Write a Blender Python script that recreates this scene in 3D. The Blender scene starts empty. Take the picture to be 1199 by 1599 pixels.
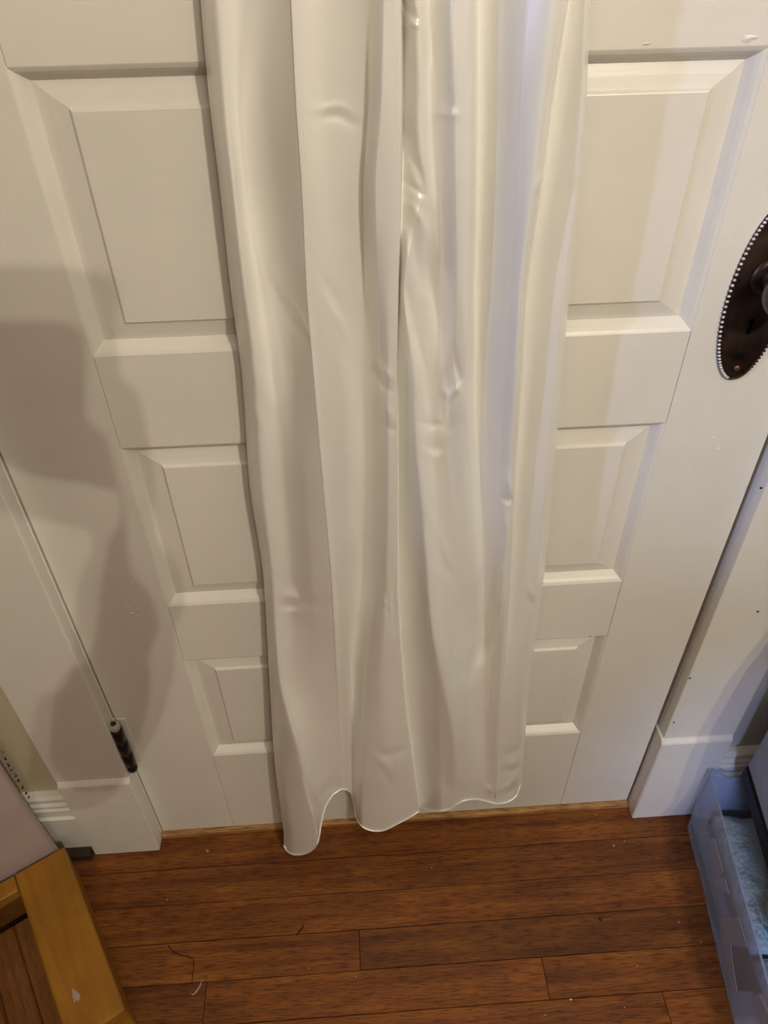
import bpy, bmesh, math, random
from mathutils import Vector
random.seed(7)
S = bpy.context.scene
C = S.collection
FZ = -0.012                       # floor level (door bottom is z = 0)

# ------------------------------------------------------------ camera
CAM = Vector((.3380, -.606, 1.178))
YAW, PIT, ROL, FPX = math.radians(2.84), math.radians(-40.71), math.radians(-1.1), 1172.1
_f = Vector((math.sin(YAW)*math.cos(PIT), math.cos(YAW)*math.cos(PIT), math.sin(PIT)))
_r = Vector((math.cos(YAW), -math.sin(YAW), 0)); _u = _r.cross(_f)
_c, _s = math.cos(ROL), math.sin(ROL)
_r, _u = _c*_r + _s*_u, -_s*_r + _c*_u
cd = bpy.data.cameras.new('camera'); cam = bpy.data.objects.new('camera', cd); C.objects.link(cam)
cd.sensor_fit = 'VERTICAL'; cd.sensor_height = 24; cd.lens = 24*FPX/1599; cd.clip_start = .02
from mathutils import Matrix
m = Matrix((_r, _u, -_f)).transposed().to_4x4(); m.translation = CAM; cam.matrix_world = m
S.camera = cam
def at(px, py, ax, v):            # where the sight line through a photo pixel meets a plane of the room
    d = _f + _r*(px-599.5)/FPX - _u*(py-799.5)/FPX
    return CAM + d*((v-CAM[ax])/d[ax])

# ------------------------------------------------------------ light and exposure
S.view_settings.view_transform = 'Standard'; S.view_settings.look = 'None'
S.view_settings.gamma = 1; S.view_settings.use_curve_mapping = False
S.view_settings.exposure = 0.0
w = bpy.data.worlds.new('world'); S.world = w; w.use_nodes = True
w.node_tree.nodes['Background'].inputs[0].default_value = (.55, .6, .75, 1)
w.node_tree.nodes['Background'].inputs[1].default_value = .05
BULB_B = Vector((.93, -1.35, 1.86)); BULB_A = BULB_B+Vector((-.039, 0, -.044))
def lamp(name, kind, loc, energy, color, size=.02, target=None, parent=None):
    l = bpy.data.lights.new(name, kind); l.energy = energy; l.color = color
    if kind == 'AREA': l.shape = 'RECTANGLE'; l.size = size[0]; l.size_y = size[1]
    else: l.shadow_soft_size = size
    o = bpy.data.objects.new(name, l); C.objects.link(o); o.location = loc
    if target is not None: o.rotation_euler = (Vector(target)-Vector(loc)).to_track_quat('-Z', 'Y').to_euler()
    if parent: o.parent = parent
    return o
WARM = (1, .915, .745)
lamp('bulb_light', 'POINT', BULB_A, 23.5, WARM, .005)
lamp('bulb_light', 'POINT', BULB_B, 23.5, WARM, .005)
COOL = (.42, .55, 1)
lamp('warm_fill_light', 'AREA', (.75, -1.9, 2.1), 8, (1, .89, .72), (.5, .5), (.35, 0, .9))  # added soft warm fill, no lamp known here
lamp('cool_left_light', 'AREA', (-.83, -.8, 1.25), 12, (.46, .58, 1), (.07, .07), (.6, 0, .8))  # cool light from the left; the body it sits on is made up
lamp('cool_fill_light', 'AREA', (.72, -.86, .40), .42, COOL, (.10, .07), (1.08, -.02, .06)).data.spread = math.radians(58)  # added cool fill for the low right corner, source unknown

# ------------------------------------------------------------ materials
def newmat(name):
    m = bpy.data.materials.new(name); m.use_nodes = True
    nt = m.node_tree; b = nt.nodes['Principled BSDF']
    return m, nt, b
def N(nt, t, **kw):
    n = nt.nodes.new(t)
    for k, v in kw.items(): setattr(n, k, v)
    return n
def coords(nt, scale, rot=(0,0,0)):
    tc = N(nt, 'ShaderNodeTexCoord'); mp = N(nt, 'ShaderNodeMapping')
    mp.inputs['Scale'].default_value = scale; mp.inputs['Rotation'].default_value = rot
    nt.links.new(tc.outputs['Object'], mp.inputs['Vector']); return mp
def noise(nt, mp, scale, detail=3, rough=.5, dist=0):
    n = N(nt, 'ShaderNodeTexNoise'); n.inputs['Scale'].default_value = scale; n.inputs['Detail'].default_value = detail
    n.inputs['Roughness'].default_value = rough; n.inputs['Distortion'].default_value = dist
    nt.links.new(mp.outputs[0], n.inputs['Vector']); return n
def ramp(nt, src, stops):
    r = N(nt, 'ShaderNodeValToRGB'); e = r.color_ramp.elements
    while len(e) < len(stops): e.new(.5)
    for i, (p, c) in enumerate(stops): e[i].position = p; e[i].color = (*c, 1)
    nt.links.new(src, r.inputs[0]); return r
def bump(nt, b, src, strength, dist=.001):
    bp = N(nt, 'ShaderNodeBump'); bp.inputs['Strength'].default_value = strength; bp.inputs['Distance'].default_value = dist
    nt.links.new(src, bp.inputs['Height']); nt.links.new(bp.outputs[0], b.inputs['Normal']); return bp
def plain(name, col, rough=.5, metal=0, nscale=60, var=.12, bs=.2, **kw):
    m, nt, b = newmat(name); mp = coords(nt, (1,1,1)); n = noise(nt, mp, nscale)
    r = ramp(nt, n.outputs[0], [(.3, [c*(1-var) for c in col]), (.7, [min(1, c*(1+var)) for c in col])])
    nt.links.new(r.outputs[0], b.inputs['Base Color']); b.inputs['Roughness'].default_value = rough
    b.inputs['Metallic'].default_value = metal; bump(nt, b, n.outputs[0], bs)
    return m
def paint(name, axis, col=(.755, .725, .67), stroke=.35, rough=.38):
    m, nt, b = newmat(name)
    sc = {'x': (6, 160, 160), 'z': (160, 160, 6)}[axis]
    mp = coords(nt, sc); n = noise(nt, mp, 1.0, 4, .6)
    mp2 = coords(nt, (1,1,1)); n2 = noise(nt, mp2, 9, 4, .6); n3 = noise(nt, mp2, 70, 2)
    r = ramp(nt, n2.outputs[0], [(.25, [c*.95 for c in col]), (.75, [min(1, c*1.03) for c in col])])
    # sparse small nicks
    v = N(nt, 'ShaderNodeTexVoronoi'); v.inputs['Scale'].default_value = 22; nt.links.new(mp2.outputs[0], v.inputs['Vector'])
    vr = ramp(nt, v.outputs['Distance'], [(.0, (0,0,0)), (.045, (1,1,1))])
    nt.links.new(r.outputs[0], b.inputs['Base Color'])
    b.inputs['Roughness'].default_value = rough
    a = N(nt, 'ShaderNodeMath', operation='ADD'); mu = N(nt, 'ShaderNodeMath', operation='MULTIPLY'); mu.inputs[1].default_value = .5
    nt.links.new(n3.outputs[0], mu.inputs[0]); nt.links.new(n.outputs[0], a.inputs[0]); nt.links.new(mu.outputs[0], a.inputs[1])
    a2 = N(nt, 'ShaderNodeMath', operation='MULTIPLY_ADD'); a2.inputs[1].default_value = .25
    nt.links.new(vr.outputs[0], a2.inputs[0]); nt.links.new(a.outputs[0], a2.inputs[2])
    bump(nt, b, a2.outputs[0], stroke, .0006)
    return m
def wood(name, axis, dark, mid, light, rough=.38, var=.35, scale=1.0, bs=.25, fine=.75):
    m, nt, b = newmat(name)
    k = scale
    sc = {'x': (3.5*k, 60*k, 60*k), 'y': (60*k, 3.5*k, 60*k), 'z': (60*k, 60*k, 3.5*k)}[axis]
    mp = coords(nt, sc)
    oi = N(nt, 'ShaderNodeObjectInfo'); ml = N(nt, 'ShaderNodeMath', operation='MULTIPLY'); ml.inputs[1].default_value = 97
    nt.links.new(oi.outputs['Random'], ml.inputs[0])
    cx = N(nt, 'ShaderNodeCombineXYZ'); nt.links.new(ml.outputs[0], cx.inputs[0]); nt.links.new(ml.outputs[0], cx.inputs[1]); nt.links.new(cx.outputs[0], mp.inputs['Location'])
    n = noise(nt, mp, 1, 6, .62, .6)
    mpf = coords(nt, {'x': (42, 520, 520), 'y': (520, 42, 520), 'z': (520, 520, 42)}[axis]); nf = noise(nt, mpf, 1, 3, .6)
    mpb = coords(nt, (1,1,1)); nb = noise(nt, mpb, 7, 3, .6)
    r = ramp(nt, n.outputs[0], [(.3, dark), (.5, mid), (.72, light)])
    rf = ramp(nt, nf.outputs[0], [(.40, (.30, .26, .20)), (.47, (.8, .8, .8)), (.6, (1.0, 1.0, 1.0))])
    mx = N(nt, 'ShaderNodeMixRGB', blend_type='MULTIPLY'); mx.inputs[0].default_value = fine
    nt.links.new(r.outputs[0], mx.inputs[1]); nt.links.new(rf.outputs[0], mx.inputs[2])
    hv = N(nt, 'ShaderNodeHueSaturation')
    mr = N(nt, 'ShaderNodeMapRange'); mr.inputs['To Min'].default_value = 1-var; mr.inputs['To Max'].default_value = 1+var
    nt.links.new(oi.outputs['Random'], mr.inputs[0])
    rb = N(nt, 'ShaderNodeMapRange'); rb.inputs['From Min'].default_value = .3; rb.inputs['From Max'].default_value = .7
    rb.inputs['To Min'].default_value = .75; rb.inputs['To Max'].default_value = 1.2; nt.links.new(nb.outputs[0], rb.inputs[0])
    mm = N(nt, 'ShaderNodeMath', operation='MULTIPLY'); nt.links.new(mr.outputs[0], mm.inputs[0]); nt.links.new(rb.outputs[0], mm.inputs[1])
    nt.links.new(mx.outputs[0], hv.inputs['Color']); nt.links.new(mm.outputs[0], hv.inputs['Value'])
    nt.links.new(hv.outputs[0], b.inputs['Base Color']); b.inputs['Roughness'].default_value = rough; b.inputs['Specular IOR Level'].default_value = .35
    bump(nt, b, nf.outputs[0], bs, .0004)
    return m
M = {}
M['paint_v'] = paint('white_paint_vertical', 'z')
M['paint_h'] = paint('white_paint_horizontal', 'x')
M['paint_rough'] = paint('white_paint_brushed', 'z', (.78, .75, .70), .8, .34)
M['wall'] = paint('yellowed_wall_paint', 'z', (.62, .54, .38), .4, .55)
M['wall_shaded'] = paint('shaded_wall_paint', 'z', (.50, .50, .48), .6, .5)  # same paint as the left wall, with its shade put into the colour
M['ceiling'] = paint('ceiling_paint', 'x', (.70, .68, .62), .2, .7)
M['room_wall'] = paint('room_wall_paint', 'z', (.42, .38, .32), .2, .7)
M['oak'] = wood('stained_oak_boards', 'x', (.10, .026, .004), (.185, .055, .008), (.27, .095, .014), .50, .2)
M['oak_light'] = wood('worn_oak_threshold', 'x', (.26, .13, .045), (.42, .22, .08), (.55, .31, .13), .5, .1)
M['pine'] = wood('varnished_orange_pine', 'y', (.27, .112, .012), (.33, .142, .015), (.39, .175, .022), .42, .06, .45, .12, .15)
M['pine_dark'] = wood('varnished_brown_board', 'y', (.12, .045, .010), (.18, .07, .016), (.23, .09, .022), .45, .1, .8, .2, .4)
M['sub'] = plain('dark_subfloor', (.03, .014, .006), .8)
M['black'] = plain('black_painted_iron', (.012, .010, .009), .28, .3, 200, .3, .3)
M['chip'] = plain('worn_paint_on_metal', (.42, .38, .32), .45, 0, 300, .4, .5)
M['bronze'] = plain('dark_aged_bronze', (.055, .033, .024), .36, .7, 42, .7, .3)
M['copper'] = plain('copper_worn_bronze', (.20, .085, .04), .4, .7, 60, .3, .3)
M['bead'] = plain('pale_worn_beading', (.62, .61, .62), .3, .3, 300, .3, .3)
M['knob'] = plain('brown_knob_glaze', (.045, .028, .024), .25, .2, 40, .2, .1)
M['hole'] = plain('keyhole_black', (.001, .001, .001), 1)
M['hole'].node_tree.nodes['Principled BSDF'].inputs['Specular IOR Level'].default_value = 0
M['pink'] = plain('pale_pink_plastic', (.44, .345, .33), .42, 0, 14, .08, .15)
M['ink'] = plain('black_ink', (.006, .005, .005), .6)
M['slab_top'] = plain('blue_grey_lid_vinyl', (.34, .38, .52), .45, 0, 30, .08, .1)
M['slab_side'] = plain('black_lid_edge', (.008, .008, .011), .5)
M['paper'] = plain('white_paper', (.78, .78, .82), .6, 0, 30, .06, .1)
M['teal'] = plain('teal_plastic_sheet', (.08, .26, .29), .4, 0, 20, .15, .1)
M['dark_item'] = plain('dark_grey_card', (.10, .10, .15), .6)
M['fluff'] = plain('pale_blue_tulle', (.38, .60, .75), .7, 0, 200, .2, .5)
M['cloth_dark'] = plain('charcoal_wool', (.05, .05, .06), .9)
M['furniture'] = wood('walnut_furniture', 'z', (.10, .05, .03), (.18, .09, .05), (.24, .13, .07))
M['brass'] = plain('brass', (.6, .45, .2), .3, .9)
M['dust'] = plain('grey_dust_lint', (.36, .27, .22), .9, 0, 400, .4, .4)
M['hair'] = plain('dark_hair', (.035, .008, .004), .5)
M['speck'] = plain('white_crumb', (.75, .68, .58), .7)
M['spot'] = plain('black_speck', (.006, .005, .006), .35)
def satin():
    m, nt, b = newmat('ivory_satin')
    mp = coords(nt, (900, 900, 260)); n = noise(nt, mp, 1, 2)
    mp2 = coords(nt, (1,1,1)); n2 = noise(nt, mp2, 14, 3)
    r = ramp(nt, n2.outputs[0], [(.3, (.88, .865, .825)), (.7, (.92, .905, .865))])
    nt.links.new(r.outputs[0], b.inputs['Base Color'])
    b.inputs['Roughness'].default_value = .34
    b.inputs['Specular IOR Level'].default_value = .9
    b.inputs['Anisotropic'].default_value = .4
    b.inputs['Metallic'].default_value = .22
    b.inputs['Sheen Weight'].default_value = .08; b.inputs['Sheen Roughness'].default_value = .4
    bump(nt, b, n.outputs[0], .06, .0004)
    return m
M['satin'] = satin()
def clear(name, col, alpha, rough):
    m, nt, b = newmat(name)
    mp = coords(nt, (1,1,1)); n = noise(nt, mp, 40, 3)
    b.inputs['Base Color'].default_value = (*col, 1); b.inputs['Roughness'].default_value = rough
    b.inputs['Subsurface Weight'].default_value = 0
    tr = N(nt, 'ShaderNodeBsdfTransparent'); tr.inputs[0].default_value = (.86, .89, .95, 1)
    mx = N(nt, 'ShaderNodeMixShader'); mx.inputs[0].default_value = alpha
    out = nt.nodes['Material Output']
    nt.links.new(tr.outputs[0], mx.inputs[1]); nt.links.new(b.outputs[0], mx.inputs[2]); nt.links.new(mx.outputs[0], out.inputs[0])
    bump(nt, b, n.outputs[0], .1)
    return m
M['clear'] = clear('cloudy_clear_plastic', (.62, .68, .86), .30, .22)
def wrapmat():
    m, nt, b = newmat('bubble_wrap_film'); mp = coords(nt, (1,1,1))
    v = N(nt, 'ShaderNodeTexVoronoi'); v.inputs['Scale'].default_value = 160; nt.links.new(mp.outputs[0], v.inputs['Vector'])
    n = noise(nt, mp, 30, 4, .7)
    b.inputs['Base Color'].default_value = (.47, .56, .56, 1); b.inputs['Roughness'].default_value = .22
    a = N(nt, 'ShaderNodeMath', operation='MULTIPLY_ADD'); a.inputs[1].default_value = 2.5
    nt.links.new(n.outputs[0], a.inputs[0]); nt.links.new(v.outputs['Distance'], a.inputs[2])
    bump(nt, b, a.outputs[0], .7, .002); return m
M['wrap'] = wrapmat()

# ------------------------------------------------------------ helpers
def link(name, bm, mat, parent=None, smooth=False, loc=None, rot=None):
    bmesh.ops.recalc_face_normals(bm, faces=bm.faces[:])
    me = bpy.data.meshes.new(name); bm.to_mesh(me); bm.free()
    if smooth:
        for p in me.polygons: p.use_smooth = True
    me.materials.append(M[mat] if isinstance(mat, str) else mat)
    o = bpy.data.objects.new(name, me); C.objects.link(o)
    if parent: o.parent = parent
    if loc is not None: o.location = loc
    if rot is not None: o.rotation_euler = rot
    return o
def tag(o, label=None, cat=None, group=None, kind=None):
    for k, v in (('label', label), ('category', cat), ('group', group), ('kind', kind)):
        if v: o[k] = v
    return o
def empty(name, loc=(0,0,0), rz=0, **kw):
    o = bpy.data.objects.new(name, None); C.objects.link(o); o.location = loc; o.rotation_euler = (0,0,rz); o.empty_display_size = .05
    return tag(o, **kw)
def bx(bm, x0, x1, y0, y1, z0, z1, bev=0, seg=1):
    r = bmesh.ops.create_cube(bm, size=1)['verts']
    for v in r:
        v.co = Vector(((x0+x1)/2+v.co.x*(x1-x0), (y0+y1)/2+v.co.y*(y1-y0), (z0+z1)/2+v.co.z*(z1-z0)))
    if bev:
        es = list({e for v in r for e in v.link_edges})
        bmesh.ops.bevel(bm, geom=es, offset=bev, segments=seg, affect='EDGES', profile=.6)
    return bm
def box(*a, **k): return bx(bmesh.new(), *a, **k)
def obox(A, B, wdt, z0, z1, bev=0):
    """box along the floor segment A-B, extending wdt to the left of the direction"""
    bm = bmesh.new(); A = Vector(A); B = Vector(B); d = (B-A); n = Vector((-d.y, d.x)).normalized()*wdt
    vs = [bm.verts.new((*p, z)) for z in (z0, z1) for p in (A, B, B+n, A+n)]
    for q in ((0,1,2,3),(4,5,6,7),(0,1,5,4),(1,2,6,5),(2,3,7,6),(3,0,4,7)): bm.faces.new([vs[i] for i in q])
    if bev: bmesh.ops.bevel(bm, geom=bm.edges[:], offset=bev, segments=3, affect='EDGES', profile=.5)
    return bm
def prism(bm, pts, ax, a0, a1):
    """polygon pts extruded along an axis ('x','y','z')"""
    def P(p, a): return {'x': (a, p[0], p[1]), 'y': (p[0], a, p[1]), 'z': (p[0], p[1], a)}[ax]
    v0 = [bm.verts.new(P(p, a0)) for p in pts]; v1 = [bm.verts.new(P(p, a1)) for p in pts]
    n = len(pts); bm.faces.new(v0); bm.faces.new(v1[::-1])
    for i in range(n): bm.faces.new((v0[i], v0[(i+1) % n], v1[(i+1) % n], v1[i]))
    return bm
def lathe(bm, prof, org=(0,0,0), axis='z', n=32):
    org = Vector(org); rings = []
    for r, h in prof:
        ring = []
        for i in range(n):
            a = 2*math.pi*i/n; c, s = r*math.cos(a), r*math.sin(a)
            p = {'z': (c, s, h), 'y': (c, -h, s)}[axis]
            ring.append(bm.verts.new(org+Vector(p)))
        rings.append(ring)
    for a, b in zip(rings, rings[1:]):
        for i in range(n): bm.faces.new((a[i], a[(i+1) % n], b[(i+1) % n], b[i]))
    bm.faces.new(rings[0][::-1]); bm.faces.new(rings[-1]); return bm
def tube(bm, pts, r, n=8):
    pts = [Vector(p) for p in pts]; rings = []; up = None
    for i, p in enumerate(pts):
        t = (pts[min(i+1, len(pts)-1)]-pts[max(i-1, 0)]).normalized()
        if up is None: up = t.orthogonal().normalized()
        up = (up - t*up.dot(t)).normalized(); s = t.cross(up)
        rr = r[i] if isinstance(r, (list, tuple)) else r
        rings.append([bm.verts.new(p+(up*math.cos(2*math.pi*k/n)+s*math.sin(2*math.pi*k/n))*rr) for k in range(n)])
    for a, b in zip(rings, rings[1:]):
        for k in range(n): bm.faces.new((a[k], a[(k+1) % n], b[(k+1) % n], b[k]))
    bm.faces.new(rings[0][::-1]); bm.faces.new(rings[-1]); return bm
def interp(xs, ys, x):            # monotone cubic
    n = len(xs)
    if x <= xs[0]: return ys[0]+(x-xs[0])*(ys[1]-ys[0])/(xs[1]-xs[0])
    if x >= xs[-1]: return ys[-1]
    import bisect
    i = bisect.bisect_right(xs, x)-1
    def dl(k): return (ys[k+1]-ys[k])/(xs[k+1]-xs[k])
    def sl(k):
        if k == 0: return dl(0)
        if k == n-1: return dl(n-2)
        a, b = dl(k-1), dl(k)
        return 0 if a*b <= 0 else 2*a*b/(a+b)
    h = xs[i+1]-xs[i]; t = (x-xs[i])/h; m0, m1 = sl(i)*h, sl(i+1)*h
    return (2*t**3-3*t*t+1)*ys[i]+(t**3-2*t*t+t)*m0+(-2*t**3+3*t*t)*ys[i+1]+(t**3-t*t)*m1

# ------------------------------------------------------------ the room shell
RX0, RX1, RY0, RY1, RZ = -1.25, 2.2, -2.9, 0.0, 2.45
DW = .762
floor = link('floor', box(RX0-.1, RX1+.1, RY0-.1, .12, -.06, -.016), 'sub'); tag(floor, kind='structure')
bw = .054
JX = {0: [-.4, 1.3], 1: [-.7, .93, 1.6], 2: [-.5, 1.02, 1.7], 3: [-.62, .311, 1.25], 4: [-.9, .094, .571, 1.5], 5: [-.3, .728, 1.8]}
y = -.0035; k = 0
while y > RY0:
    js = JX.get(k, sorted(random.uniform(RX0+.2, RX1-.2) for _ in range(3)))
    if k > 5: js = [j for i, j in enumerate(js) if i == 0 or j-js[i-1] > .25]
    xs = [RX0-.02]+js+[RX1+.02]
    for a, b in zip(xs, xs[1:]):
        o = link('floor_board', box(-(b-a)/2+.0003, (b-a)/2-.0003, -bw/2+.0004, bw/2-.0004, -.004, 0, bev=.0006), 'oak', floor,
                 loc=((a+b)/2, y-bw/2, FZ+random.uniform(-.0003, .0002)))
    y -= bw; k += 1
tag(link('trim_1', prism(bmesh.new(), [(-.0065, FZ), (-.0065, -.004), (-.0045, -.0015), (.04, -.001), (.04, FZ)], 'x', -.001, DW+.004), 'oak_light'), kind='structure')

# wall on each side of the door and above it; baseboards; casings; plinth blocks
bm = box(RX0, -.012, 0.0, .1, FZ, RZ)
wl = link('wall_back', bm, 'wall'); tag(wl, kind='structure')
wg = link('wall_back_right', box(DW+.012, RX1, 0.0, .1, FZ, RZ), 'wall_shaded'); tag(wg, kind='structure')
tag(link('wall_back_upper', box(-.012, DW+.012, 0, .1, 2.05, RZ), 'wall'), kind='structure')
tag(link('wall_left', box(RX0-.1, RX0, RY0, .1, FZ, RZ), 'room_wall'), kind='structure')
tag(link('wall_right', box(RX1, RX1+.1, RY0, .1, FZ, RZ), 'room_wall'), kind='structure')
tag(link('wall_front', box(RX0-.1, RX1+.1, RY0-.1, RY0, FZ, RZ), 'room_wall'), kind='structure')
tag(link('ceiling', box(RX0-.1, RX1+.1, RY0-.1, .1, RZ, RZ+.1), 'ceiling'), kind='structure')
def baseboard(name, x0, x1):
    prof = [(0, FZ), (-.020, FZ), (-.020, .088), (-.023, .091), (-.023, .098), (-.019, .101), (-.019, .117), (-.016, .120), (-.0165, .126),
            (-.012, .129), (-.0135, .134), (-.013, .139), (-.008, .143), (0, .144)]
    o = link(name, prism(bmesh.new(), prof, 'x', x0, x1), 'paint_h'); tag(o, kind='structure'); return o
bl = baseboard('baseboard_left', RX0, -.106); br = baseboard('baseboard_right', .873, RX1)
link('floor_shade_strip', prism(bmesh.new(), [(-.020, FZ), (-.034, FZ), (-.033, .000), (-.028, .004), (-.020, .005)], 'x', RX0, -.108), 'sub', bl)  # dark strip standing for unlit floor along the baseboard, not a real moulding
link('floor_shade_strip', prism(bmesh.new(), [(-.020, FZ), (-.030, FZ), (-.029, -.003), (-.020, 0)], 'x', .875, RX1), 'sub', br)
def casing(name, x0, x1, px0, px1, ztop, jx):
    e = link(name, box(x0, x1, -.020, 0.02, .19, 2.08, bev=.0018, seg=2), 'paint_v'); tag(e, kind='structure')
    bm = prism(bmesh.new(), [(.02, FZ), (-.026, FZ), (-.026, ztop-.007), (-.0205, ztop), (.02, ztop)], 'x', px0, px1)
    bmesh.ops.bevel(bm, geom=bm.edges[:], offset=.0012, segments=2, affect='EDGES')
    link('plinth_block', bm, 'paint_rough', e)
    link('jamb', box(jx[0], jx[1], -.0005, .11, FZ, 2.05, bev=.001), 'paint_v', e)
    return e
c1 = casing('trim_2', -.108, -.0035, -.105, -.0030, .200, (-.012, -.002))
c2 = casing('trim_3', .767, .872, .764, .870, .212, (DW+.0045, DW+.02))
link('door_stop', box(DW-.008, DW+.006, .037, .06, FZ, 2.05), 'paint_v', c2)
link('door_stop', box(-.006, .008, .037, .06, FZ, 2.05), 'paint_v', c1)
tag(link('trim_4', box(-.12, DW+.12, -.022, 0.02, 2.045, 2.16, bev=.002), 'paint_h'), kind='structure')
# small nail holes in the right casing
for px, py in ((1188, 762), (1183, 955), (1077, 1059), (1052, 1128), (1047, 1185), (1014, 1225)):
    p = at(px, py, 1, -.0202); bm = bmesh.new()
    lathe(bm, [(.0003, -.0006), (.0016, 0), (.0012, .0006), (.0002, .0008)], (0,0,0), 'y', 10)
    link('nail_hole', bm, 'spot' if px < 1185 else 'spot', c2, loc=p)

# ------------------------------------------------------------ the door
door = link('door_1', box(.02, DW-.02, .033, .036, .01, 2.03), 'paint_v'); tag(door, kind='structure')
SL, SR = .1138, DW-.1111
ZB = [(0.2086, .4283), (.5278, .7543), (.8537, 1.0765)]
ZA = ZB+[(1.178, 1.50), (1.60, 1.92)]
link('stile', box(.0005, SL-.0002, 0, .035, .0005, 2.035, bev=.0008, seg=2), 'paint_v', door)
link('stile', box(SR+.0002, DW-.001, 0, .035, .0005, 2.035, bev=.0008, seg=2), 'paint_v', door)
zc = [.0005]+[v for z in ZA for v in z]+[2.035]
for i in range(0, len(zc), 2):
    link('rail', box(SL+.0001, SR-.0001, .0002, .035, zc[i], zc[i+1], bev=.0005), 'paint_h', door)
def loops(bm, defs, x0, x1, z0, z1, cap=True):
    L = []
    for ix, iz, yy in defs:
        L.append([bm.verts.new(p) for p in ((x0+ix, yy, z0+iz), (x1-ix, yy, z0+iz), (x1-ix, yy, z1-iz), (x0+ix, yy, z1-iz))])
    for a, b in zip(L, L[1:]):
        for i in range(4): bm.faces.new((a[i], a[(i+1) % 4], b[(i+1) % 4], b[i]))
    if cap: bm.faces.new(L[-1])
    return bm
for z0, z1 in ZA:
    st = [(-.001, -.001, .004), (-.0002, -.0002, .0002), (.0010, .0010, .0008), (.0030, .0030, .0020), (.0055, .0055, .0048), (.0080, .0080, .0085), (.0098, .0098, .0112), (.0100, .0100, .0125), (.0100, .0100, .02)]
    link('panel_moulding', loops(bmesh.new(), st, SL, SR, z0, z1, False), 'paint_v', door)
    iz = .0285
    pn = [(.008, .008, .024), (.0095, .0095, .0118), (.020, .018, .0090), (.0325, iz-.0015, .0068), (.0345, iz, .0042), (.0355, iz+.001, .0038)]
    link('panel', loops(bmesh.new(), pn, SL, SR, z0, z1), 'paint_h', door)
# raised paint chips and nicks on the stiles
def chip(parent, px, py, yy, w, h, mat='paint_v', dz=.0008):
    p = at(px, py, 1, yy); bm = bmesh.new(); n = 9
    vs = [bm.verts.new((w*math.cos(i*2*math.pi/n)*random.uniform(.5, 1), 0, h*math.sin(i*2*math.pi/n)*random.uniform(.5, 1))) for i in range(n)]
    c = bm.verts.new((0, -dz, 0))
    for i in range(n): bm.faces.new((vs[i], vs[(i+1) % n], c))
    link('paint_chip', bm, mat, parent, loc=(p.x, yy, p.z))
for (px, py, w, h) in ((200, 948, .004, .002), (207, 958, .005, .003), (214, 962, .004, .002), (206, 910, .002, .002), (58, 716, .002, .001),
                       (141, 748, .002, .001), (162, 771, .002, .001), (1115, 683, .002, .001), (1143, 685, .0015, .001), (1121, 700, .0025, .001), (1098, 850, .002, .001), (1024, 905, .0018, .0015),
                       (932, 1165, .0015, .001)):
    chip(door, px, py, 0, w, h)
for (px, py, w, h) in ((888, 70, .004, .0012), (1010, 68, .005, .0012), (1168, 60, .008, .003), (1175, 58, .006, .002)):
    chip(door, px, py, 0, w, h)
for (px, py, w, h) in ((921, 994, .0016, .0013),):
    chip(door, px, py, -.0001, w, h, 'spot', .0003)

# hinge on the left edge
hg = empty('hinge', (.0015, -.0105, .2085), label='black butt hinge knuckle with chipped paint on the left edge of the white door', cat='hinge')
for a, b in ((.011, .040), (.0405, .0695), (.070, .098)):
    link('knuckle', lathe(bmesh.new(), [(.0070, a), (.0079, a+.001), (.0079, b-.001), (.0070, b)], n=24), 'black', hg, True)
link('ball_tip', lathe(bmesh.new(), [(.001, -.008), (.0045, -.0065), (.0068, -.003), (.0076, .001), (.0070, .006), (.0055, .0105)], n=24), 'black', hg, True)
link('pin_cap', lathe(bmesh.new(), [(.0060, .098), (.0074, .100), (.0076, .105), (.0070, .108), (.0045, .109)], n=24), 'chip', hg, True)
link('pin_end', lathe(bmesh.new(), [(.0036, .1088), (.0036, .1100), (.0020, .1108)], n=16), 'black', hg, True)
link('hinge_leaf', box(-.004, -.0012, .0015, .012, .004, .106, bev=.0004), 'paint_rough', hg)
link('hinge_leaf', box(.0002, .012, .0088, .0104, .004, .106, bev=.0004), 'paint_rough', hg)
for (z, a, w_) in ((.022, 3.6, .0045), (.030, 3.9, .003), (.058, 3.5, .003), (.012, 4.1, .003)):
    bm = bmesh.new(); n = 8
    vs = []
    for i in range(n):
        t = i*2*math.pi/n; aa = a+math.cos(t)*w_/.008*random.uniform(.5, .9); zz = z+math.sin(t)*w_*1.1*random.uniform(.5, 1)
        vs.append(bm.verts.new((.0082*math.cos(aa), .0082*math.sin(aa), zz)))
    bm.faces.new(vs); link('worn_patch', bm, 'chip', hg)

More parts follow.
